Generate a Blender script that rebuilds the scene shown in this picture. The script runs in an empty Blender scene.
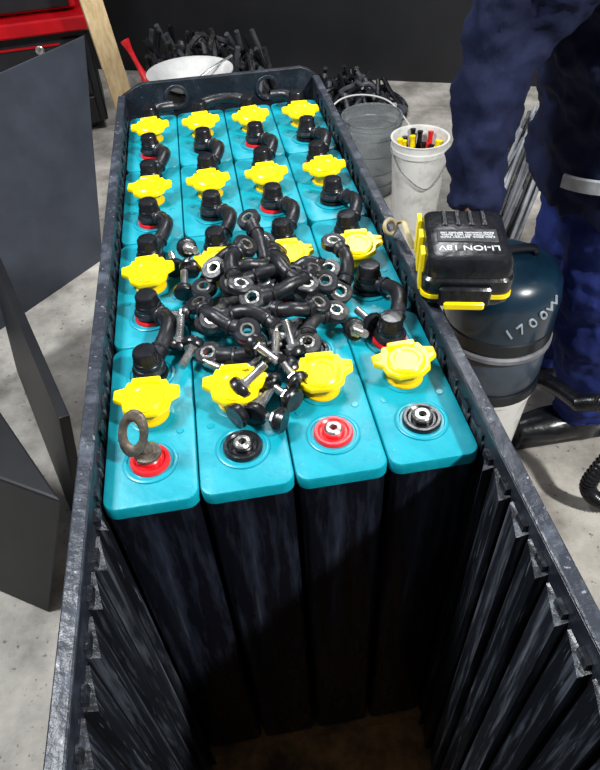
import bpy, bmesh, math, random
from mathutils import Vector, Matrix, Euler, noise
random.seed(7)
V=Vector
def lin(c):
    return tuple(((x/255)/12.92 if x/255<=.04045 else ((x/255+.055)/1.055)**2.4) for x in c)
# ---------------------------------------------------------------- materials
def mat(name,c1,c2=None,scale=20,rough=.5,metal=0,bump=0,bscale=None,lo=.35,hi=.65,detail=6,coat=0,spec=.5,rough2=None,trans=0,stretch=None,speck=None):
    m=bpy.data.materials.new(name);m.use_nodes=True;nt=m.node_tree;N=nt.nodes;b=N['Principled BSDF']
    b.inputs['Base Color'].default_value=(*lin(c1),1);b.inputs['Roughness'].default_value=rough;b.inputs['Metallic'].default_value=metal
    b.inputs['Specular IOR Level'].default_value=spec
    if coat:b.inputs['Coat Weight'].default_value=coat
    if trans:b.inputs['Transmission Weight'].default_value=trans
    tc=N.new('ShaderNodeTexCoord');mp=N.new('ShaderNodeMapping');nt.links.new(tc.outputs['Object'],mp.inputs['Vector'])
    if stretch:mp.inputs['Scale'].default_value=stretch
    if c2:
        n=N.new('ShaderNodeTexNoise');n.inputs['Scale'].default_value=scale;n.inputs['Detail'].default_value=detail;n.inputs['Roughness'].default_value=.65
        r=N.new('ShaderNodeValToRGB');r.color_ramp.elements[0].position=lo;r.color_ramp.elements[1].position=hi
        r.color_ramp.elements[0].color=(*lin(c1),1);r.color_ramp.elements[1].color=(*lin(c2),1)
        nt.links.new(mp.outputs[0],n.inputs['Vector']);nt.links.new(n.outputs['Fac'],r.inputs['Fac'])
        out=r.outputs['Color']
        if speck:
            n3=N.new('ShaderNodeTexNoise');n3.inputs['Scale'].default_value=speck[1];n3.inputs['Detail'].default_value=3
            nt.links.new(mp.outputs[0],n3.inputs['Vector'])
            r3=N.new('ShaderNodeMapRange');r3.inputs['From Min'].default_value=speck[2];r3.inputs['From Max'].default_value=speck[2]+.06
            r3.inputs['To Max'].default_value=speck[3]
            nt.links.new(n3.outputs['Fac'],r3.inputs['Value'])
            mx=N.new('ShaderNodeMix');mx.data_type='RGBA';mx.inputs['B'].default_value=(*lin(speck[0]),1)
            nt.links.new(r3.outputs[0],mx.inputs['Factor']);nt.links.new(out,mx.inputs['A']);out=mx.outputs['Result']
        nt.links.new(out,b.inputs['Base Color'])
        if rough2 is not None:
            mr=N.new('ShaderNodeMapRange');mr.inputs['From Min'].default_value=lo;mr.inputs['From Max'].default_value=hi
            mr.inputs['To Min'].default_value=rough;mr.inputs['To Max'].default_value=rough2
            nt.links.new(n.outputs['Fac'],mr.inputs['Value']);nt.links.new(mr.outputs[0],b.inputs['Roughness'])
    if bump:
        n2=N.new('ShaderNodeTexNoise');n2.inputs['Scale'].default_value=bscale or scale;n2.inputs['Detail'].default_value=5
        bp=N.new('ShaderNodeBump');bp.inputs['Strength'].default_value=bump;bp.inputs['Distance'].default_value=.01
        nt.links.new(mp.outputs[0],n2.inputs['Vector']);nt.links.new(n2.outputs['Fac'],bp.inputs['Height']);nt.links.new(bp.outputs[0],b.inputs['Normal'])
    return m
M={}
M['teal']=mat('teal_plastic',(2,132,150),(6,148,165),scale=35,rough=.34,rough2=.46,bump=.06,bscale=120,speck=((110,180,185),260,.67,.35))
M['tealemb']=mat('teal_emboss',(8,140,158),rough=.32)
M['jar']=mat('jar_black',(13,15,23),(58,66,84),scale=60,rough=.26,rough2=.5,lo=.5,hi=.9,bump=.08,bscale=50,stretch=(1,1,.10),speck=((120,128,142),38,.70,.35))
M['yellow']=mat('yellow_plastic',(252,222,2),(255,232,14),scale=30,rough=.28)
M['yellowd']=mat('yellow_dark',(232,192,0),rough=.4)
M['black']=mat('black_plastic',(12,13,16),(24,26,31),scale=60,rough=.26,bump=.1,bscale=90)
M['rubber']=mat('black_rubber',(17,18,22),(42,44,52),scale=45,rough=.36,lo=.45,hi=.8,bump=.12,bscale=80)
M['dusty']=mat('dusty_rubber',(26,27,31),(110,104,94),scale=60,rough=.55,lo=.5,hi=.85,bump=.2,bscale=80)
M['red']=mat('red_plastic',(205,20,32),(225,40,45),scale=30,rough=.3)
M['metal']=mat('lead_metal',(190,190,188),(120,118,114),scale=80,rough=.3,metal=.9,bump=.2,bscale=100)
M['steel']=mat('zinc_steel',(215,215,218),(150,148,144),scale=90,rough=.25,metal=.9)
M['tray']=mat('tray_paint',(26,30,39),(60,67,79),scale=28,rough=.40,rough2=.6,lo=.5,hi=.85,bump=.2,bscale=70,stretch=(1,.6,1),speck=((130,136,142),300,.68,.35))
M['trayedge']=mat('tray_edge',(34,39,49),(92,99,110),scale=34,rough=.40,lo=.5,hi=.85,bump=.2,bscale=90,speck=((165,170,174),220,.66,.45))
M['liner']=mat('liner_black',(20,23,29),(98,106,118),scale=95,rough=.34,rough2=.55,lo=.5,hi=.82,bump=.2,bscale=80,stretch=(1,1.2,.07),speck=((150,156,162),330,.67,.4))
M['liner2']=mat('liner_grey',(30,33,40),(128,136,146),scale=80,rough=.34,rough2=.55,lo=.48,hi=.82,bump=.2,bscale=80,stretch=(1,1.2,.07))
M['gapshade']=mat('liner_gap_shade',(4,4,5),rough=.9,spec=.1)  # near-black colour paints the shade in the gaps between slats
M['dirt']=mat('rusty_bottom',(60,42,28),(150,108,62),scale=18,rough=.8,bump=.4,bscale=50)
M['floor']=mat('concrete',(132,127,120),(198,193,184),scale=5,rough=.45,rough2=.85,lo=.35,hi=.65,bump=.3,bscale=30,detail=10,speck=((80,74,66),60,.64,.7))
M['wall']=mat('dark_wall',(12,13,16),(22,23,28),scale=3,rough=.55)
M['panel']=mat('grey_panel',(48,52,61),(58,63,73),scale=6,rough=.42,bump=.03,bscale=30)
M['panelb']=mat('black_panel',(14,15,19),(26,28,33),scale=8,rough=.5)
M['redpaint']=mat('red_paint',(200,16,28),(165,12,22),scale=8,rough=.3)
M['wood']=mat('pale_wood',(205,182,140),(176,148,104),scale=12,rough=.7,stretch=(6,6,.6),bump=.2)
M['white']=mat('white_enamel',(225,225,222),(200,200,198),scale=10,rough=.3)
M['whited']=mat('white_plastic',(222,222,218),(150,148,142),scale=14,rough=.45,lo=.5,hi=.85)
M['clear']=mat('clear_plastic',(205,212,215),rough=.15,trans=.85)
M['navy']=mat('navy_fabric',(17,22,46),(27,34,64),scale=9,rough=.85,bump=.5,bscale=22,spec=.2)
M['navyl']=mat('blue_fabric',(25,36,88),(36,50,112),scale=9,rough=.85,bump=.5,bscale=22,spec=.2)
M['reflect']=mat('reflective_tape',(150,154,160),(180,183,187),scale=50,rough=.4)
M['skin']=mat('skin',(190,140,112),(172,118,92),scale=20,rough=.55)
M['hair']=mat('hair',(28,22,18),(45,36,28),scale=60,rough=.6)
M['vlid']=mat('vac_lid',(10,32,48),(16,46,64),scale=12,rough=.28,coat=.3)
M['vbody']=mat('vac_body',(66,78,92),(48,58,70),scale=10,rough=.35,coat=.2)
M['vband']=mat('vac_band',(14,20,27),rough=.35)
M['beige']=mat('beige_metal',(176,164,128),(120,108,80),scale=40,rough=.5)
M['greycab']=mat('grey_cable',(138,140,145),(84,86,92),scale=12,rough=.5)
M['darkcab']=mat('dark_grey_cable',(84,86,92),(52,54,60),scale=12,rough=.5)
M['lug']=mat('lug_brown',(74,66,60),(120,110,98),scale=60,rough=.45,metal=.4,bump=.3,bscale=90)
M['text']=mat('print_white',(205,208,210),rough=.5)
M['textg']=mat('print_grey',(150,162,172),rough=.5)
# ---------------------------------------------------------------- mesh builder
class MB:
    def __init__(s):
        s.v=[];s.f=[];s.m=[];s.mats=[]
    def mi(s,k):
        if k not in s.mats:s.mats.append(k)
        return s.mats.index(k)
    def add(s,vs,fs,k,T=None):
        o=len(s.v)
        for p in vs:
            p=V(p)
            s.v.append(T@p if T else p)
        i=s.mi(k)
        for f in fs:
            s.f.append([o+a for a in f]);s.m.append(i)
    def box(s,c,d,k,T=None,bev=0):
        x,y,z=d[0]/2,d[1]/2,d[2]/2
        if bev:
            w=[(-x+bev,-y),(x-bev,-y),(x,-y+bev),(x,y-bev),(x-bev,y),(-x+bev,y),(-x,y-bev),(-x,-y+bev)]
            TT=Matrix.Translation(V(c)); TT=(T@TT) if T else TT
            ins=[(a*(1-bev/x),b*(1-bev/y)) for a,b in w]
            s.loft([[(a,b,-z) for a,b in ins],[(a,b,-z+bev) for a,b in w],[(a,b,z-bev) for a,b in w],[(a,b,z) for a,b in ins]],k,TT);return
        vs=[(c[0]+a*x,c[1]+b*y,c[2]+e*z) for a in(-1,1) for b in(-1,1) for e in(-1,1)]
        s.add(vs,[(0,1,3,2),(4,6,7,5),(0,4,5,1),(2,3,7,6),(0,2,6,4),(1,5,7,3)],k,T)
    def hexa(s,b,t,k):
        s.add(list(b)+list(t),[(3,2,1,0),(4,5,6,7),(0,1,5,4),(1,2,6,5),(2,3,7,6),(3,0,4,7)],k)
    def loft(s,rings,k,T=None,cap=True,closed=False):
        n=len(rings[0]);vs=[p for r in rings for p in r];fs=[]
        R=len(rings)
        for i in range(R if closed else R-1):
            for j in range(n):
                a=i*n+j;b=i*n+(j+1)%n;i2=(i+1)%R
                fs.append((a,b,i2*n+(j+1)%n,i2*n+j))
        if cap and not closed:
            fs.append(tuple(range(n))[::-1]);fs.append(tuple((R-1)*n+j for j in range(n)))
        s.add(vs,fs,k,T)
    def rev(s,prof,k,T=None,n=24,cap=True):
        s.loft([[(r*math.cos(2*math.pi*j/n),r*math.sin(2*math.pi*j/n),z) for j in range(n)] for r,z in prof],k,T,cap)
    def torus(s,R,r,k,T=None,n=24,m=8,sx=1,sy=1,fz=1):
        s.loft([[( (R+r*math.cos(2*math.pi*j/m))*math.cos(2*math.pi*i/n)*sx,(R+r*math.cos(2*math.pi*j/m))*math.sin(2*math.pi*i/n)*sy,fz*r*math.sin(2*math.pi*j/m)) for j in range(m)] for i in range(n)],k,T,closed=True)
    def ann(s,ro,ri,h,k,T=None,n=24):
        b=min(.0012,h/4)
        s.loft([[(r*math.cos(2*math.pi*i/n),r*math.sin(2*math.pi*i/n),z) for r,z in [(ri,0),(ro-b,0),(ro,b),(ro,h-b),(ro-b,h),(ri,h)]] for i in range(n)],k,T,closed=True)
    def tube(s,pts,rad,k,n=10,T=None,flat=1):
        pts=[V(p) for p in pts];L=len(pts);rings=[];up=None
        for i,p in enumerate(pts):
            t=(pts[min(i+1,L-1)]-pts[max(i-1,0)]).normalized()
            if up is None:
                up=V((0,0,1)) if abs(t.z)<.9 else V((1,0,0))
            a=t.cross(up).normalized();up=a.cross(t).normalized()
            r=rad(i/(L-1)) if callable(rad) else rad
            rings.append([p+a*(r*math.cos(2*math.pi*j/n))+up*(r*flat*math.sin(2*math.pi*j/n)) for j in range(n)])
        s.loft(rings,k,T)
    def ell(s,c,r,k,T=None,n=16,m=10):
        TT=Matrix.Translation(V(c))@Matrix.Diagonal((*r,1)); TT=(T@TT) if T else TT
        s.rev([(max(.02,math.sin(math.pi*i/m)),-math.cos(math.pi*i/m)) for i in range(m+1)],k,TT,n)
    def obj(s,name,parent=None,smooth=True,ang=35,loc=None):
        me=bpy.data.meshes.new(name);
        o0=V(loc) if loc else V((0,0,0))
        me.from_pydata([p-o0 for p in s.v],[],s.f)
        for k in s.mats:me.materials.append(M[k])
        me.polygons.foreach_set('material_index',s.m)
        bm=bmesh.new();bm.from_mesh(me);bmesh.ops.recalc_face_normals(bm,faces=bm.faces);bm.to_mesh(me);bm.free()
        if smooth:
            me.polygons.foreach_set('use_smooth',[True]*len(me.polygons));me.set_sharp_from_angle(angle=math.radians(ang))
        me.update()
        o=bpy.data.objects.new(name,me);bpy.context.scene.collection.objects.link(o);o.location=o0
        if parent:
            o.parent=parent;o.location=o0-parent.location
        return o
def empty(name,loc=(0,0,0)):
    e=bpy.data.objects.new(name,None);e.empty_display_size=.05;e.location=loc;bpy.context.scene.collection.objects.link(e);return e
def spline(pts,n=8):
    pts=[V(p) for p in pts];P=[pts[0]*2-pts[1]]+pts+[pts[-1]*2-pts[-2]];out=[]
    for i in range(1,len(P)-2):
        for k in range(n):
            t=k/n;a,b,c,d=P[i-1],P[i],P[i+1],P[i+2]
            out.append(.5*((2*b)+(-a+c)*t+(2*a-5*b+4*c-d)*t*t+(-a+3*b-3*c+d)*t**3))
    out.append(pts[-1]);return out
def rrect(x0,x1,y0,y1,r,z,n=5):
    o=[]
    for cx,cy,a0 in[(x1-r,y0+r,-90),(x1-r,y1-r,0),(x0+r,y1-r,90),(x0+r,y0+r,180)]:
        for i in range(n+1):
            a=math.radians(a0+90*i/n);o.append((cx+r*math.cos(a),cy+r*math.sin(a),z))
    return o
def TR(loc,rot=(0,0,0)):
    return Matrix.Translation(V(loc))@Euler(rot).to_matrix().to_4x4()
W=.0793;L=.2;H=.61;FZ=-1.0
# ---------------------------------------------------------------- battery cells
def vent_cap(mb,x,y,rz,tilt):
    T=TR((x,y,0),(0,0,rz))@Matrix.Diagonal((1.05,1.05,1,1))
    mb.rev([(.0165,0),(.0165,.003),(.0135,.004),(.0135,.015),(.016,.017)],'yellowd',T)
    T2=TR((x,y,.0165),(tilt,random.uniform(-.05,.05),rz))@Matrix.Diagonal((1.07,1.05,1,1))
    ol=[(-.0275,.002),(-.0275,.012),(-.019,.014),(-.0165,.0205),(.0165,.0205),(.019,.014),(.0275,.012),(.0275,.002),(.0205,-.003),(.0185,-.012),(.010,-.0185),(-.010,-.0185),(-.0185,-.012),(-.0205,-.003)]
    f=lambda s,z:[(a*s,b*s,z) for a,b in ol]
    mb.loft([f(.94,0),f(1,.0012),f(1,.005),f(.95,.0066)],'yellow',T2)
    mb.rev([(.0165,.006),(.0165,.0085),(.0145,.0100),(.011,.0100),(.010,.0090)],'yellow',T2@Matrix.Translation(V((0,-.001,0))),n=20)
    mb.box((0,.018,.008),(.024,.006,.006),'yellow',T2,bev=.001)
    for sx in(-1,1): mb.box((sx*.0235,.008,.0065),(.006,.006,.003),'yellowd',T2,bev=.0007)
def terminal(mb,x,y,col,post=True):
    T=TR((x,y,0))
    mb.rev([(.0235,0),(.0235,.0012),(.0225,.0018),(.0205,.0018),(.0195,.0008)],'tealemb',T,n=28)
    mb.rev([(.0172,0),(.0172,.0035),(.0162,.005),(.0138,.005),(.012,.0035),(.0095,.0035)],col,T,n=28)
    mb.ann(.0098,.0082,.0075,col,T)
    if post:
        mb.ann(.0078,.0035,.009,'metal',T)
        mb.rev([(.0036,.001),(.0036,.003)],'black',T)
for j in range(4):
    for i in range(4):
        x0=i*W+.0006;x1=(i+1)*W-.0006;y0=j*L+.0006;y1=(j+1)*L-.0006;cx=(x0+x1)/2
        mb=MB()
        jr=lambda z,e:rrect(x0+e,x1-e,y0+e,y1-e,.008,z)
        mb.loft([jr(-H,.003),jr(-H+.004,.0015),jr(-.012,.0015)],'jar')
        lr=lambda z,e:rrect(x0+e,x1-e,y0+e,y1-e,.011-e*.3,z)
        mb.loft([lr(-.0135,.0004),lr(-.013,0),lr(-.0025,0),lr(-.0008,.0008),lr(0,.0028)],'teal')
        terminal(mb,cx,y0+.0445,'red' if i%2==0 else 'black')
        terminal(mb,cx,y0+.1545,'black' if i%2==0 else 'red')
        mb.rev([(.021,0),(.021,.001),(.0195,.0015)],'tealemb',TR((cx,y0+.1,0)))
        for q in(-.026,.026):
            mb.rev([(.0035,0),(.003,.0008)],'tealemb',TR((cx+q,y0+.075,0)),n=12)
        o=mb.obj('battery_cell',loc=(cx,y0,0))
        mb=MB();vent_cap(mb,cx,y0+.1,random.uniform(-.12,.12),random.uniform(.02,.16))
        mb.obj('vent_cap',o,loc=(cx,y0+.1,0))
# ---------------------------------------------------------------- fixed connectors
def boltcap(mb,x,y,z):
    T=TR((x,y,z),(random.uniform(-.05,.05),random.uniform(-.05,.05),random.uniform(0,1)))
    mb.rev([(.0140,0),(.0140,.004),(.0125,.006),(.0120,.016),(.0105,.0185),(.006,.019)],'black',T,n=12)
    mb.torus(.0122,.0014,'black',T@Matrix.Translation(V((0,0,.006))),n=16,m=6)
def collar(mb,p,t,r,k='black'):
    q=V((0,0,1)).rotation_difference(t.normalized()).to_matrix().to_4x4()
    mb.torus(r,.0016,k,Matrix.Translation(p)@q,n=16,m=6)
def connector(x,ya,yb,side,par='inter_cell_connector'):
    mb=MB();z=.0085
    for y in(ya,yb):
        mb.rev([(.0125,0),(.0158,.0015),(.0165,.005),(.0145,.0085),(.010,.0095)],'rubber',TR((x,y,z-.003)))
        boltcap(mb,x,y,z+.005)
    d=(yb-ya)
    pts=spline([(x,ya,z+.002),(x+side*.010,ya+d*.12,z+.003),(x+side*.021,ya+d*.35,z+.009),(x+side*.019,ya+d*.6,z+.010),(x+side*.008,ya+d*.85,z+.004),(x,yb,z+.002)],6)
    mb.tube(pts,lambda t:.0082+.0018*abs(math.cos(math.pi*t))**6,'rubber',n=12)
    for q in(8,22):collar(mb,pts[q],pts[q+1]-pts[q-1],.0086,'rubber')
    return mb.obj(par,loc=(x,(ya+yb)/2,0))
for j in range(3):
    for i in range(4):
        if j==0 and i in(1,2):continue
        cx=(i+.5)*W
        connector(cx,(j+1)*L+.045,j*L+.155,1)
mb=MB()
pts=spline([(1.5*W,.755,.013),(1.55*W,.780,.018),(2.0*W,.790,.020),(2.45*W,.780,.018),(2.5*W,.755,.013)],6)
mb.tube(pts,.0088,'rubber',n=12)
for i in range(4):
    mb.rev([(.0125,0),(.0158,.0015),(.0165,.005),(.0145,.0085)],'rubber',TR(((i+.5)*W,.755,.0055)))
    boltcap(mb,(i+.5)*W,.755,.0135)
for i in(0,3):
    s=1 if i==0 else -1
    mb.tube(spline([((i+.5)*W,.755,.013),((i+.5)*W+s*.012,.780,.018),((i+.5)*W+s*.035,.790,.016)],6),.0088,'rubber',n=12)
mb.obj('end_row_connector')
# ---------------------------------------------------------------- battery tray
tray=empty('battery_tray')
mb=MB();XL0,XL1=-.0135,-.0025;XR0,XR1=.3200,.3310;YF=-.60;YB=.835
ZT=.026
def wallbox(x0,x1,y0,y1,z0,z1,k):mb.box(((x0+x1)/2,(y0+y1)/2,(z0+z1)/2),(x1-x0,y1-y0,z1-z0),k,bev=.0012)
wallbox(XL0,XL1,YF,YB,-.63,ZT-.004,'tray');wallbox(XR0,XR1,YF,YB,-.63,ZT-.004,'tray')
wallbox(XL0-.0006,XL1+.0006,YF,YB,ZT-.004,ZT,'trayedge');wallbox(XR0-.0006,XR1+.0006,YF,YB,ZT-.004,ZT,'trayedge')
wallbox(XL0,XR1,YF-.01,YF,-.63,ZT,'tray')
wallbox(XL0,XR1,YF,YB,-.64,-.625,'dirt')
mb.box((.157,(YF)/2,-.6235),(.315,-YF-.01,.003),'dirt')
mb.obj('side_walls',tray,ang=30)
me=bpy.data.curves.new('back_plate','CURVE');me.dimensions='2D';me.fill_mode='BOTH';me.extrude=.005;me.bevel_depth=.0008
def poly(pts):
    s=me.splines.new('POLY');s.points.add(len(pts)-1)
    for p,q in zip(s.points,pts):p.co=(*q,0,1)
    s.use_cyclic_u=True
poly([(XL0,-.63),(XR1,-.63),(XR1,.022),(.312,.036),(.300,.040),(.03,.040),(.018,.036),(XL0,.020)])
for hx in(.083,.240):
    poly([(hx+.0155*math.cos(-2*math.pi*i/28),.014+.0155*math.sin(-2*math.pi*i/28)) for i in range(28)])
ob=bpy.data.objects.new('back_plate',me);bpy.context.scene.collection.objects.link(ob);ob.rotation_euler=(math.pi/2,0,0);ob.location=(0,YB+.005,0)
me.materials.append(M['tray']);ob.parent=tray
mb=MB()
for hx in(.083,.240):
    mb.ann(.021,.0158,.003,'trayedge',TR((hx,YB-.0005,.014),(math.pi/2,0,0)),n=30)
mb.obj('lifting_hole_rims',tray)
# liner: vertical shingled slats
mb=MB()
def slats(xw,s,y0,y1,zt):
    y=y0;p=.0335
    while y<y1-.01:
        j=random.uniform(-.003,.003);deep=y<-.02;th=.0095 if deep else .0018
        a=y+(.004 if deep else .002);b=min(y+p,y1);zz=zt+j
        x=lambda t:xw+s*t
        t1=th*.25
        k='liner' if random.random()<.5 else 'liner2'
        bot=[(x(.0002),a,-.622),(x(th),a,-.622),(x(t1),b,-.622),(x(.0002),b,-.622)]
        top=[(x(.0002),a,zz),(x(th),a,zz-.003),(x(t1),b,zz-.001),(x(.0002),b,zz)]
        mb.hexa(bot,top,k)
        if deep: mb.box((xw+s*.0008,y+.002,-.31),(.0012,.004,.61),'gapshade')  # dark strip, shade painted into the gap beside each slat
        mb.box((xw+s*(.0022 if deep else .0012),a+.009,zz+.003),(.004 if deep else .002,.012,.007),'liner')
        y+=p
slats(XL1,1,YF+.01,-.004,.002);slats(XR0,-1,YF+.01,-.004,.002)
slats(XL1,1,.004,YB-.03,.006);slats(XR0,-1,.004,YB-.03,.006)
mb.obj('plastic_liner',tray,ang=20)
mb=MB()
T=TR((.328,.285,.030),(0,0,.5))
mb.tube(spline([(-.004,-.018,0),(-.002,-.008,.008),(.004,.004,.014),(.010,.014,.014),(.006,.022,.008)],5),.0036,'beige',n=8,T=T,flat=.5)
mb.torus(.008,.0024,'beige',T@Matrix.Translation(V((-.004,.02,.010)))@Euler((1.1,0,0)).to_matrix().to_4x4())
mb.obj('rim_hook',tray)
mb=MB()
for y in(-.5,.12,.74):mb.box((.155,y,-.91),(.34,.09,.178),'wood',bev=.003)
for k in range(3):mb.box((.04+k*.115,.12,-.81),(.09,1.36,.022),'wood',bev=.002)
for k in(0,1):mb.box((.155,.12,-.735+k*.06),(.30,1.3,.058),'wood',bev=.002)
mb.obj('support_pallet')
# ---------------------------------------------------------------- loose lug on front-left terminal
mb=MB();x=.5*W;y=.045
mb.rev([(.010,.009),(.0115,.011),(.0115,.0135),(.008,.015)],'lug',TR((x,y,0)))
T=TR((x-.007,y+.003,.035),(1.15,.15,-.55))
mb.torus(.0115,.0040,'lug',T,sx=.85,sy=1.45,n=28,m=10)
mb.tube(spline([(x,y,.012),(x-.001,y+.001,.017),(x-.003,y+.002,.023)],5),.0056,'lug')
mb.obj('loose_cable_lug')
# ---------------------------------------------------------------- pile of connector cables
mb=MB()
def lug(p,d,nrm,zk='rubber'):
    d=d.normalized();nrm=(nrm-d*nrm.dot(d)).normalized();s=nrm.cross(d)
    T=Matrix((( d.x,s.x,nrm.x,p.x),(d.y,s.y,nrm.y,p.y),(d.z,s.z,nrm.z,p.z),(0,0,0,1)))
    mb.ann(.0138,.0082,.009,zk,T@Matrix.Translation(V((0,0,-.0045))),n=22)
    mb.ann(.0086,.0050,.0085,'metal',T@Matrix.Translation(V((0,0,-.0042))),n=20)
def cable(a,b,bend,za,zb,zm,tilt=(0,0),k='rubber'):
    a=V((*a,za));b=V((*b,zb));d=b-a;s=V((-d.y,d.x,0)).normalized()
    m=(a+b)/2+s*bend;m.z=zm
    q1=a.lerp(m,.55)+s*bend*.28;q2=b.lerp(m,.55)+s*bend*.28
    pts=spline([a,q1,m,q2,b],8)
    da=(pts[3]-pts[0]).normalized();db=(pts[-4]-pts[-1]).normalized()
    up=V((tilt[0],tilt[1],1))
    core=[pts[0]+da*.0105]+pts[4:-4]+[pts[-1]+db*.0105]
    mb.tube(core,lambda t:.0073+.0018*(abs(2*t-1)**5),k,n=12)
    collar(mb,pts[7],pts[8]-pts[6],.0078,k);collar(mb,pts[-8],pts[-7]-pts[-9],.0078,k)
    lug(pts[0],da,up,k);lug(pts[-1],db,up,k)
CB=[((.160,.350),(.164,.245),.006,.042,.026,.036,(-.3,-.9)),
((.172,.325),(.100,.255),-.014,.026,.022,.030,(-.2,-.5)),
((.100,.205),(.205,.230),.018,.014,.018,.022,(0,-.3)),
((.098,.158),(.190,.172),-.018,.013,.016,.018,(0,-.2)),
((.106,.194),(.172,.166),.012,.026,.022,.032,(.1,-.3)),
((.130,.242),(.226,.226),.014,.032,.030,.038,(0,-.4)),
((.248,.292),(.240,.222),.012,.034,.018,.032,(.3,-.6)),
((.190,.254),(.234,.250),.012,.022,.028,.032,(.3,-.5)),
((.194,.152),(.230,.192),.010,.014,.016,.020,(0,-.2)),
((.114,.264),(.182,.270),-.012,.038,.034,.044,(0,-.5)),
((.138,.220),(.150,.292),.012,.044,.044,.050,(.4,-.4)),
((.148,.204),(.216,.242),-.014,.038,.036,.044,(.1,-.5)),
((.212,.194),(.160,.196),.014,.028,.032,.036,(.1,-.3)),
((.094,.226),(.138,.174),-.010,.024,.022,.030,(-.1,-.4)),
((.183,.300),(.204,.214),-.012,.030,.038,.044,(.4,-.4))]
for q,c in enumerate(CB):
    cable(c[0],c[1],c[2],c[3],c[4],c[5],c[6],'dusty' if q in(2,8) else 'rubber')
mb.obj('connector_cable_pile')
mb=MB()
def bolt(x,y,z,rz,pitch):
    T=TR((x,y,z),(0,math.pi/2+pitch,rz))
    mb.rev([(.0105,0),(.0120,.002),(.0120,.006),(.0105,.0085),(.006,.0095)],'black',T@Matrix.Translation(V((0,0,-.009))),n=14)
    mb.rev([(.0075,0),(.0075,.003)],'steel',T,n=6)
    pr=[]
    for k in range(15):pr+= [(.0042,.003+k*.0016),(.0034,.0038+k*.0016)]
    mb.rev(pr,'steel',T,n=12)
for (x,y,z,rz,p) in [(.088,.300,.022,1.2,.1),(.068,.318,.014,1.7,0),(.086,.335,.024,-1.2,-.4),(.078,.268,.016,1.5,-.2),(.262,.172,.014,1.9,.1),(.244,.160,.016,-1.4,-.5),
 (.130,.122,.014,.9,0),(.150,.106,.016,2.3,-.2),(.128,.096,.026,.3,-.6),(.160,.128,.024,1.4,-.4),(.136,.074,.014,1.0,0),(.165,.084,.014,2.2,0),(.150,.060,.014,2.6,0),
 (.076,.225,.014,2.9,0),(.070,.184,.014,1.2,-.9),(.082,.168,.014,-2.0,0),(.178,.118,.016,.2,.1),(.178,.142,.022,1.8,-.9),(.122,.074,.014,.7,0),(.174,.100,.02,2,-.2),(.146,.138,.03,-1,0),(.112,.132,.012,2.4,0)]:
    bolt(x,y,z,rz,p)
mb.obj('terminal_bolt_pile')
# ---------------------------------------------------------------- power tool battery
P0=V((.364,.205,.028));bat=empty('power_tool_battery',P0)
mb=MB();T=TR(P0,(0,0,-.24))@Matrix.Diagonal((1.08,1.02,1.08,1))
mb.loft([rrect(-.035,.035,-.044,.046,.010,0),rrect(-.039,.039,-.047,.049,.011,.004),rrect(-.039,.039,-.048,.049,.011,.010)],'black',T)
mb.loft([rrect(-.0405,.0405,-.0495,.049,.011,.010),rrect(-.0405,.0405,-.0495,.049,.011,.014)],'yellow',T)
mb.loft([rrect(-.039,.039,-.048,.0485,.010,.014),rrect(-.040,.040,-.049,.049,.011,.0155),rrect(-.040,.040,-.049,.049,.011,.028),rrect(-.037,.037,-.046,.047,.011,.031)],'black',T)
mb.loft([rrect(-.0385,.0385,-.047,.047,.011,.031),rrect(-.0380,.0380,-.0465,.0465,.011,.043),rrect(-.036,.036,-.044,.044,.011,.048),rrect(-.032,.032,-.040,.040,.010,.050)],'black',T)
mb.box((-.002,-.0510,.014),(.046,.006,.020),'black',T,bev=.002)
mb.box((-.002,-.0545,.006),(.036,.004,.008),'yellow',T,bev=.0015)
for yy in(-.026,.004,.034):mb.hexa([T@V(p) for p in((-.0425,yy-.012,.013),(-.040,yy-.012,.013),(-.040,yy+.004,.013),(-.0425,yy+.004,.013))],[T@V(p) for p in((-.0412,yy-.002,.044),(-.0375,yy-.002,.044),(-.0375,yy+.013,.044),(-.0412,yy+.013,.044))],'yellow')
for yy in(-.03,-.01,.01,.03):mb.box((.0405,yy,.022),(.002,.012,.010),'rubber',T,bev=.0006)
for xx in(-.018,-.006,.006,.018):mb.box((xx,.026,.0505),(.005,.026,.003),'rubber',T,bev=.001)
mb.box((0,-.006,.0502),(.054,.022,.0012),'rubber',T,bev=.0004)
mb.obj('pack_body',bat,loc=P0)
def text(body,size,Tm,parent,name,ext=.0003,k='text'):
    c=bpy.data.curves.new(name,'FONT');c.body=body;c.size=size;c.extrude=ext;c.align_x='CENTER';c.align_y='CENTER'
    c.materials.append(M[k]);o=bpy.data.objects.new(name,c);bpy.context.scene.collection.objects.link(o)
    o.parent=parent
    o.matrix_local=Matrix.Translation(-parent.location)@Tm
    return o
text('LI-ION 18V',.0112,T@TR((0,-.027,.0503),(0,0,math.pi)),bat,'label_text')
text('5.0Ah 90Wh  BATTERY PACK\nCAUTION: DO NOT BURN\nREAD MANUAL BEFORE USE',.0038,T@TR((.0,-.006,.0511),(0,0,math.pi)),bat,'label_small_text')
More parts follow.
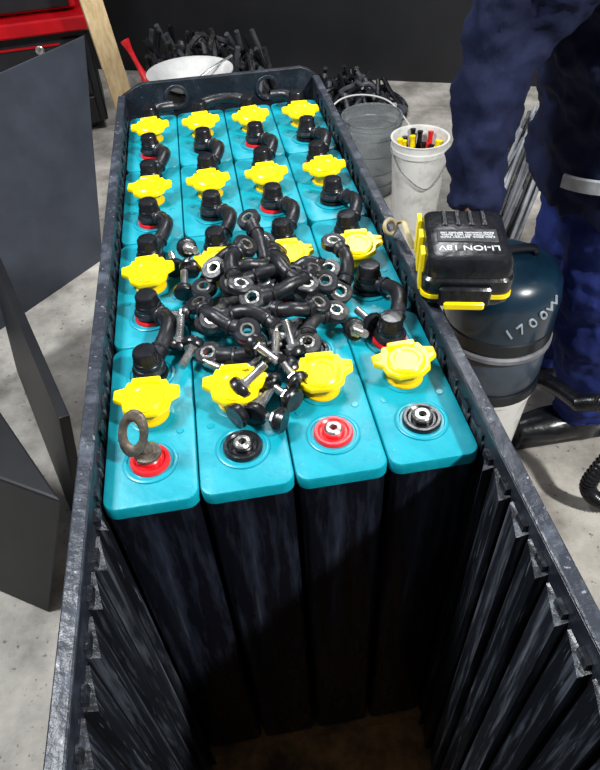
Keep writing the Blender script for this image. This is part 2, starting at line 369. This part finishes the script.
# ---------------------------------------------------------------- vacuum
VC=V((.738,.79,FZ));vac=empty('shop_vacuum',VC);T=TR(VC)@Matrix.Diagonal((.93,.93,1,1))
mb=MB()
mb.rev([(.105,.03),(.115,.035),(.128,.26),(.134,.265),(.134,.275)],'whited',T,n=40)
mb.rev([(.134,.275),(.138,.28),(.138,.305),(.134,.31)],'vband',T,n=40)
mb.rev([(.130,.31),(.134,.33),(.134,.40),(.128,.415)],'vbody',T,n=40)
mb.rev([(.134,.415),(.141,.42),(.141,.430),(.136,.435)],'greycab',T,n=40)
mb.rev([(.133,.435),(.137,.44),(.137,.47),(.133,.475)],'vband',T,n=40)
mb.rev([(.135,.475),(.136,.54),(.130,.58),(.112,.605),(.08,.62),(.02,.626)],'vlid',T,n=40)
mb.tube(spline([V((-.06,0,.612)),V((-.05,0,.64)),V((.05,0,.64)),V((.06,0,.612))],6),.012,'vband',n=10,T=T,flat=.7)
for a in(40,160,280):
    a=math.radians(a);mb.rev([(.018,0),(.022,.01),(.022,.03),(.012,.036)],'black',T@Matrix.Translation(V((.10*math.cos(a),.10*math.sin(a),0))))
for a in(-150,30):
    a=math.radians(a);mb.box((.139,0,.30),(.012,.03,.07),'black',T@Matrix.Rotation(a,4,'Z'),bev=.003)
mb.obj('vacuum_body',vac,loc=VC)
for q,ch in enumerate('1700W'):
    a=math.radians(-104+q*10.5+(2 if ch=='W' else 0));dz=q*.0135
    n=V((math.cos(a),math.sin(a),.08)).normalized();tx=V((-math.sin(a),math.cos(a),.75)).normalized();tx=(tx-n*tx.dot(n)).normalized();up=n.cross(tx)
    rr=.1285-(.003 if q==4 else 0)
    R4=Matrix(((tx.x,up.x,n.x,0),(tx.y,up.y,n.y,0),(tx.z,up.z,n.z,0),(0,0,0,1)))
    text(ch,.036,Matrix.Translation(VC+V((math.cos(a)*rr,math.sin(a)*rr,.508+dz)))@R4,vac,'power_label_'+str(q+1),ext=.002,k='textg')
mb=MB()
pts=spline([(.90,.62,-.70),(.925,.57,-.66),(.97,.53,-.74),(.93,.52,-.90),(1.0,.50,-.965),(1.12,.56,-.965),(1.24,.60,-.965)],14)
mb.tube(pts,.017,'black',n=12)
for i in range(1,len(pts)-1):
    t=(pts[i+1]-pts[i-1]).normalized();q=V((0,0,1)).rotation_difference(t).to_matrix().to_4x4()
    mb.torus(.017,.004,'black',Matrix.Translation(pts[i])@q,n=14,m=6)
mb.tube(spline([(.862,.735,-.72),(.885,.68,-.71),(.90,.62,-.70)],6),.021,'black',n=12)
o=mb.obj('vacuum_hose',vac);o.location=-VC
# ---------------------------------------------------------------- buckets
def bucket(name,c,h,r0,r1,k,handle=True):
    e=MB();T=TR((c[0],c[1],FZ))
    t=.004
    e.rev([(r0*.96,0),(r0,.006),(r1,h-.05),(r1+.006,h-.048),(r1+.006,h-.03),(r1+.001,h-.028),(r1+.002,h-.004),(r1+.007,h),(r1-.001,h),(r1-t,h-.006),(r0-t,.012),(.002,.010)],k,T,n=40,cap=True)
    if handle:
        e.tube(spline([T@V((-(r1+.008),0,h-.03)),T@V((-(r1-.02),-.07,h-.10)),T@V((0,-(r1+.012),h-.16)),T@V((r1-.02,-.07,h-.10)),T@V((r1+.008,0,h-.03))],8),.003,'steel',n=6)
    return e
e=bucket('b',(.925,2.0),.36,.090,.106,'whited')
b1=e.obj('white_bucket',loc=(.925,2.0,FZ))
mb=MB()
cols=['red','yellow','black','black','red','yellow','black','red']
for i in range(22):
    k=cols[i%8]
    a=i*2.4;r=.075*math.sqrt((i+.5)/22);b=V((.925+r*math.cos(a)*.7,2.0+r*math.sin(a)*.7,-.97));t=V((.925+(r+.012)*math.cos(a),2.0+(r+.012)*math.sin(a),-.66+random.uniform(-.04,.02)))
    mb.tube([b,b.lerp(t,.55)],.004,'steel',n=8)
    mb.tube(spline([b.lerp(t,.55),b.lerp(t,.7),b.lerp(t,.9),t],4),lambda q:.013+.004*math.sin(q*6),k,n=10)
mb.obj('hand_tool_set')
e=bucket('b',(.81,2.30),.34,.10,.122,'clear',False)
e.torus(.125,.004,'greycab',TR((.81,2.30,FZ+.335)),n=40)
for z in(.06,.12,.2,.27):e.torus(.102+.02*z/.3,.0022,'greycab',TR((.81,2.30,FZ+z)),n=40,m=6)
e.obj('clear_plastic_bucket',loc=(.81,2.30,FZ))
mb=MB();T=TR((.085,2.60,-.575))
mb.rev([(.09,0),(.10,.003),(.165,.055),(.185,.060),(.185,.064),(.160,.060),(.095,.010),(.002,.008)],'white',T,n=48)
mb.tube(spline([T@V((.02,.02,.014)),T@V((.10,.05,.05)),T@V((.19,.10,.075))],5),.006,'steel',n=8)
mb.obj('white_basin')
mb=MB();T=TR((.085,2.60,FZ))
mb.rev([(.11,0),(.12,.005),(.12,.14),(.125,.15),(.12,.16),(.12,.28),(.125,.29),(.12,.30),(.12,.42),(.11,.424)],'black',T,n=40)
mb.obj('steel_drum')
mb=MB()
a=V((-.105,2.68,-.57));b=V((-.170,2.74,-.41));d=b-a
mb.tube([a-d*1.0,a],.005,'steel',n=8)
mb.tube(spline([a,a+d*.15,a+d*.5,a+d*.85,b],5),lambda q:.015+.005*math.sin(q*7+1),'red',n=12)
mb.obj('red_screwdriver')
mb=MB();mb.box((-.10,2.62,-.87),(.07,.26,.26),'panelb',bev=.006)
for q in(-.09,.09):mb.box((-.10,2.62+q,-.735),(.06,.05,.02),'black',bev=.004)
mb.obj('storage_crate')
mb=MB()
a=V((-.215,2.84,FZ));b=V((-.345,3.06,.05));d=(b-a).normalized();s=V((.94,.34,0));s=(s-d*s.dot(d)).normalized();u=d.cross(s)
o=.048;t=.012
mb.hexa([a-s*o-u*t,a+s*o-u*t,a+s*o+u*t,a-s*o+u*t],[b-s*o-u*t,b+s*o-u*t,b+s*o+u*t,b-s*o+u*t],'wood')
mb.obj('wooden_plank')
# tool cabinet
cab=empty('tool_cabinet',(-.95,3.35,FZ));mb=MB();T=TR((-.95,3.35,FZ),(0,0,.12))
mb.box((0,.15,.29),(1.08,.5,.48),'panelb',T,bev=.008)
mb.box((0,.13,.545),(1.14,.60,.065),'redpaint',T,bev=.008)
mb.box((0,.17,.84),(1.04,.46,.50),'redpaint',T,bev=.008)
for k in range(3):
    mb.box((0,-.105,.12+k*.145),(1.00,.02,.130),'panelb',T,bev=.004);mb.box((0,-.12,.165+k*.145),(.8,.014,.010),'redpaint',T,bev=.003)
mb.rev([(.02,0),(.022,.004),(.022,.018),(.014,.022)],'steel',T@TR((.30,-.115,.44),(math.pi/2,0,0)),n=20)
for k in range(4):
    mb.box((0,-.065,.65+k*.115),(.98,.02,.10),'panelb',T,bev=.004);mb.box((0,-.08,.68+k*.115),(.8,.014,.010),'redpaint',T,bev=.003)
for q in(-.45,.45):
    for w in(0,.32):mb.rev([(.03,0),(.04,.01),(.04,.04),(.02,.05)],'black',T@Matrix.Translation(V((q,w,0))))
mb.obj('cabinet_body',cab,loc=(-.95,3.35,FZ))
def slab(name,b0,b1,t0,t1,th,k):
    mb=MB();b0,b1,t0,t1=map(V,(b0,b1,t0,t1));n=(b1-b0).cross(t0-b0).normalized()*th
    if n.y<0:n=-n
    mb.hexa([b0,b1,b1+n,b0+n],[t0,t1,t1+n,t0+n],k)
    o=mb.obj(name,smooth=False);bv=o.modifiers.new('bevel','BEVEL');bv.width=.003;bv.segments=2;return o
slab('grey_steel_panel',(-.37,2.0,FZ),(-1.05,1.24,FZ),(-.285,2.45,-.3),(-.803,1.77,-.3),.02,'panel')
slab('black_steel_panel',(-.33,.62,FZ),(-.62,1.38,FZ),(-.25,.62,-.5),(-.54,1.38,-.5),.022,'panelb')
mb=MB()
mb.hexa([(-.41,.48,FZ),(-.62,.61,FZ),(-.79,.90,FZ),(-.58,.77,FZ)],[(-.26,.49,-.6),(-.47,.62,-.6),(-.64,.91,-.6),(-.43,.78,-.6)],'panelb')
o=mb.obj('forklift_cover_box',smooth=False);bv=o.modifiers.new('bevel','BEVEL');bv.width=.006;bv.segments=2
def heap(name,c,rad,h,n,r,k):
    mb=MB()
    for q in range(n):
        a=random.uniform(0,6.28);p=V((c[0]+rad*random.uniform(-.7,.7),c[1]+rad*random.uniform(-.7,.7),FZ+r+random.uniform(0,h)));pts=[p]
        for w in range(6):
            a+=random.uniform(-1.3,1.3);p=p+V((math.cos(a),math.sin(a),0))*rad*.28
            e=((p.x-c[0])**2+(p.y-c[1])**2)**.5/rad
            if e>1:p.x=c[0]+(p.x-c[0])/e;p.y=c[1]+(p.y-c[1])/e;e=1
            p.z=FZ+r+random.random()*h*max(.05,1-e*e);pts.append(p.copy())
        mb.tube(spline(pts,5),r,k if not isinstance(k,list) else random.choice(k),n=7)
    return mb.obj(name)
heap('black_cable_heap',(.16,3.36),.46,.40,170,.014,['rubber','darkcab','dusty','black'])
heap('black_cable_heap',(.88,3.20),.34,.16,90,.013,['rubber','black','darkcab'])
heap('scrap_cable_heap',(.42,2.75),.18,.06,22,.012,['rubber','greycab','black'])
mb=MB();mb.tube(spline([(.62,2.75,-.994),(.80,2.95,-.84),(1.02,2.85,-.82),(1.10,2.55,-.90),(1.12,2.35,-.994)],10),.004,'white',n=8)
mb.obj('white_cord')
mb=MB()
for q in range(110):
    a=random.uniform(-.11,.11);b=random.uniform(-.07,.07)
    p0=V((1.08+a*.9,1.60+a*.4+b,FZ+.01));p1=V((1.31+a*.8+random.uniform(-.02,.02),1.84+a*.5+b,-.56+random.uniform(-.05,.05)))
    m=p0.lerp(p1,.5)+V((random.uniform(-.02,.02),random.uniform(-.02,.02),.05))
    mb.tube(spline([p0,m,p1],5),.0075,random.choice(['greycab','greycab','darkcab','greycab','dusty']),n=6)
mb.obj('cable_bundle')
# ---------------------------------------------------------------- worker
per=empty('worker',(1.02,.9,FZ));PL=V((1.02,.9,FZ))
def limb(mb,pts,k,n=18):
    C=[V(p[0]) for p in pts];rings=[]
    for i,(c,a,b) in enumerate(pts):
        t=(C[min(i+1,len(C)-1)]-C[max(i-1,0)]).normalized()
        ux=(V((1,0,0))-t*t.x);ux=ux.normalized() if ux.length>.2 else V((0,0,1))
        uy=t.cross(ux).normalized()
        rings.append([C[i]+ux*(a*math.cos(2*math.pi*j/n))+uy*(b*math.sin(2*math.pi*j/n)) for j in range(n)])
    mb.loft(rings,k)
def soft(o,vox,it=6,disp=0,dscale=.1):
    r=o.modifiers.new('remesh','REMESH');r.mode='VOXEL';r.voxel_size=vox;r.use_smooth_shade=True
    s=o.modifiers.new('smooth','SMOOTH');s.iterations=it;s.factor=.5
    if disp:
        tx=bpy.data.textures.new('folds','CLOUDS');tx.noise_scale=dscale;tx.noise_depth=2
        d=o.modifiers.new('folds','DISPLACE');d.texture=tx;d.strength=disp;d.mid_level=.5;d.texture_coords='LOCAL'
mb=MB()
limb(mb,[((1.00,.9,-.30),.165,.215),((1.00,.9,-.27),.172,.222),((.985,.9,-.1),.165,.21),((.945,.9,.08),.180,.20),((.905,.9,.25),.165,.205),((.89,.9,.34),.13,.20),((.875,.9,.41),.09,.14),((.86,.9,.46),.065,.075)],'navy',n=28)
limb(mb,[((.885,.83,.36),.06,.06),((.85,.765,.32),.085,.085),((.76,.775,.21),.090,.090),((.655,.80,.09),.080,.078),((.620,.765,-.02),.060,.058),((.600,.725,-.14),.050,.050),((.597,.712,-.19),.052,.052)],'navy')
limb(mb,[((.885,.97,.36),.06,.06),((.90,1.05,.33),.075,.075),((.96,1.12,.20),.068,.068),((1.04,1.16,.06),.060,.060),((1.05,1.17,-.08),.054,.054),((1.03,1.17,-.19),.050,.050)],'navy')
o=mb.obj('coverall_jacket',per,loc=PL);soft(o,.009,4,.055,.06)
mb=MB()
limb(mb,[((1.00,.84,-.2),.12,.11),((1.0,.82,-.34),.112,.112),((.99,.79,-.52),.096,.096),((1.02,.785,-.72),.086,.086),((1.05,.78,-.88),.078,.078),((1.05,.78,-.93),.075,.075)],'navyl')
limb(mb,[((1.02,.96,-.2),.12,.11),((1.02,.98,-.34),.112,.112),((1.01,1.0,-.52),.096,.096),((1.04,1.01,-.72),.086,.086),((1.07,1.02,-.88),.078,.078),((1.07,1.02,-.93),.075,.075)],'navyl')
limb(mb,[((1.01,.9,-.36),.08,.09),((1.01,.9,-.25),.14,.19),((1.0,.9,-.12),.14,.18)],'navyl')
o=mb.obj('coverall_trousers',per,loc=PL);soft(o,.010,4,.055,.07)
mb=MB()
n=30;rings=[]
for dx,z in((.0,-.226),(.004,-.224),(.004,-.198),(.0,-.196)):
    rg=[]
    for j in range(n+1):
        a=math.radians(204+126*j/n);xx=.995+(.188+dx)*math.cos(a);yy=.9+(.238+dx)*math.sin(a)
        rg.append((xx,yy,z+(xx-.85)*.36+.005))
    rings.append(rg)
vs=[p for r in rings for p in r];fs=[(i*(n+1)+j,i*(n+1)+j+1,((i+1)%4)*(n+1)+j+1,((i+1)%4)*(n+1)+j) for i in range(4) for j in range(n)]
mb.add(vs,fs,'reflect')
mb.obj('reflective_strip',per,loc=PL)
mb=MB()
mb.hexa([(.89,.664,-.10),(1.02,.664,-.06),(1.02,.70,-.06),(.89,.71,-.10)],[(.87,.684,.05),(1.0,.684,.09),(1.0,.71,.09),(.87,.72,.05)],'navy')
o=mb.obj('jacket_pocket',per,loc=PL);bv=o.modifiers.new('bevel','BEVEL');bv.width=.01;bv.segments=3
for nm,(x,y) in(('boot_left',(1.05,.78)),('boot_right',(1.07,1.02))):
    mb=MB()
    limb(mb,[((x+.04,y,-.96),.05,.05),((x,y,-.955),.05,.055),((x-.10,y,-.96),.045,.055),((x-.19,y,-.968),.035,.04)],'black')
    mb.rev([(.055,0),(.06,.05),(.062,.14)],'black',TR((x,y,-.99)))
    mb.box((x-.07,y,-.9915),(.27,.10,.015),'black',bev=.005)
    o=mb.obj(nm,per,loc=PL);soft(o,.006,4)
hc=V((.80,.9,.66))
mb=MB()
mb.ell(hc,(.095,.075,.115),'skin',n=28,m=18);mb.ell(hc+V((-.03,0,-.055)),(.062,.055,.06),'skin')
limb(mb,[((.86,.9,.42),.055,.055),((.835,.9,.52),.05,.052),((.82,.9,.60),.05,.05)],'skin')
mb.ell(hc+V((-.098,0,-.015)),(.018,.014,.022),'skin');mb.ell(hc+V((-.09,0,.005)),(.012,.009,.03),'skin')
for s in(-1,1):mb.ell(hc+V((.005,s*.077,-.01)),(.018,.008,.03),'skin')
mb.ell(hc+V((-.085,0,-.058)),(.012,.026,.008),'skin')
o=mb.obj('head',per,loc=PL);soft(o,.005,3)
mb=MB()
for s in(-1,1):mb.ell(hc+V((-.083,s*.03,.008)),(.010,.014,.009),'white');mb.ell(hc+V((-.091,s*.03,.008)),(.004,.006,.006),'black')
mb.ell(hc+V((-.094,0,-.058)),(.006,.022,.003),'red')
mb.obj('face_features',per,loc=PL)
mb=MB();mb.ell(hc+V((.014,0,.03)),(.098,.082,.105),'hair',n=28,m=18)
mb.obj('hair',per,loc=PL)
def hand(nm,w,down,fwd,side):
    mb=MB();w=V(w);down=V(down).normalized();fwd=V(fwd);fwd=(fwd-down*fwd.dot(down)).normalized();sd=down.cross(fwd)*side
    T=Matrix(((fwd.x,sd.x,down.x,w.x),(fwd.y,sd.y,down.y,w.y),(fwd.z,sd.z,down.z,w.z),(0,0,0,1)))
    mb.loft([[ (a*math.cos(q*math.pi/8),b*math.sin(q*math.pi/8),z) for q in range(16)] for a,b,z in((.026,.021,-.04),(.027,.020,0),(.036,.017,.03),(.043,.016,.07),(.041,.014,.095))],'skin',T)
    for x,l in((-.031,.062),(-.0105,.072),(.0105,.078),(.031,.068)):
        mb.tube(spline([T@V((x,0,.08)),T@V((x*1.05,.002,.09+l*.4)),T@V((x*1.05,.014,.09+l*.72)),T@V((x,.030,.09+l*.9))],5),lambda q:.0092-.002*q,'skin',n=10)
    mb.tube(spline([T@V((.028,.004,.02)),T@V((.050,.012,.05)),T@V((.058,.022,.078)),T@V((.056,.032,.10))],5),lambda q:.0125-.004*q,'skin',n=10)
    o=mb.obj(nm,per,loc=PL);soft(o,.0028,2)
hand('left_hand',(.597,.705,-.205),(.20,.06,-1),(-.5,-.8,0),1)
hand('right_hand',(1.03,1.17,-.21),(-.1,0,-1),(-1,0,0),-1)
# ---------------------------------------------------------------- room
def plane(name,vs,k):
    me=bpy.data.meshes.new(name);me.from_pydata(vs,[],[(0,1,2,3)]);me.materials.append(M[k]);o=bpy.data.objects.new(name,me);bpy.context.scene.collection.objects.link(o);return o
plane('floor',[(-4,-3,FZ),(5,-3,FZ),(5,8,FZ),(-4,8,FZ)],'floor')
wy=lambda x:3.98-.42*(x-.3)
plane('wall_back',[(-3.9,wy(-3.9),FZ),(4.9,wy(4.9),FZ),(4.9,wy(4.9),2.2),(-3.9,wy(-3.9),2.2)],'wall')
# ---------------------------------------------------------------- lights
def area(name,loc,tgt,size,power,col=(1,1,1)):
    l=bpy.data.lights.new(name,'AREA');l.size=size;l.energy=power;l.color=col
    o=bpy.data.objects.new(name,l);bpy.context.scene.collection.objects.link(o);o.location=loc
    o.rotation_euler=(V(tgt)-V(loc)).to_track_quat('-Z','Y').to_euler()
area('work_lamp',(2.0,-1.3,2.15),(.15,.1,0),.22,155,(1,.99,.96))
area('fill_light_left',(-1.2,.5,2.2),(.2,.2,-.3),.55,95,(.95,.98,1))  # added fill, not a real lamp; brightens the right inner wall
area('fill_light_back',(1.0,2.2,2.4),(.5,2.0,-1),.9,52,(.97,.98,1))  # added overhead fill for the back and the teal lids, no real lamp
w=bpy.data.worlds.new('World');bpy.context.scene.world=w;w.use_nodes=True
w.node_tree.nodes['Background'].inputs[0].default_value=(.68,.70,.76,1);w.node_tree.nodes['Background'].inputs[1].default_value=.27
bpy.context.scene.view_settings.view_transform='Standard'
# ---------------------------------------------------------------- camera
cd=bpy.data.cameras.new('camera');cd.sensor_fit='HORIZONTAL';cd.sensor_width=36;cd.lens=38.343;cd.clip_start=.01
c=bpy.data.objects.new('camera',cd);bpy.context.scene.collection.objects.link(c)
c.location=(.12929,-.31548,.42314);c.rotation_euler=(.79178,.04475,-.16096);bpy.context.scene.camera=c
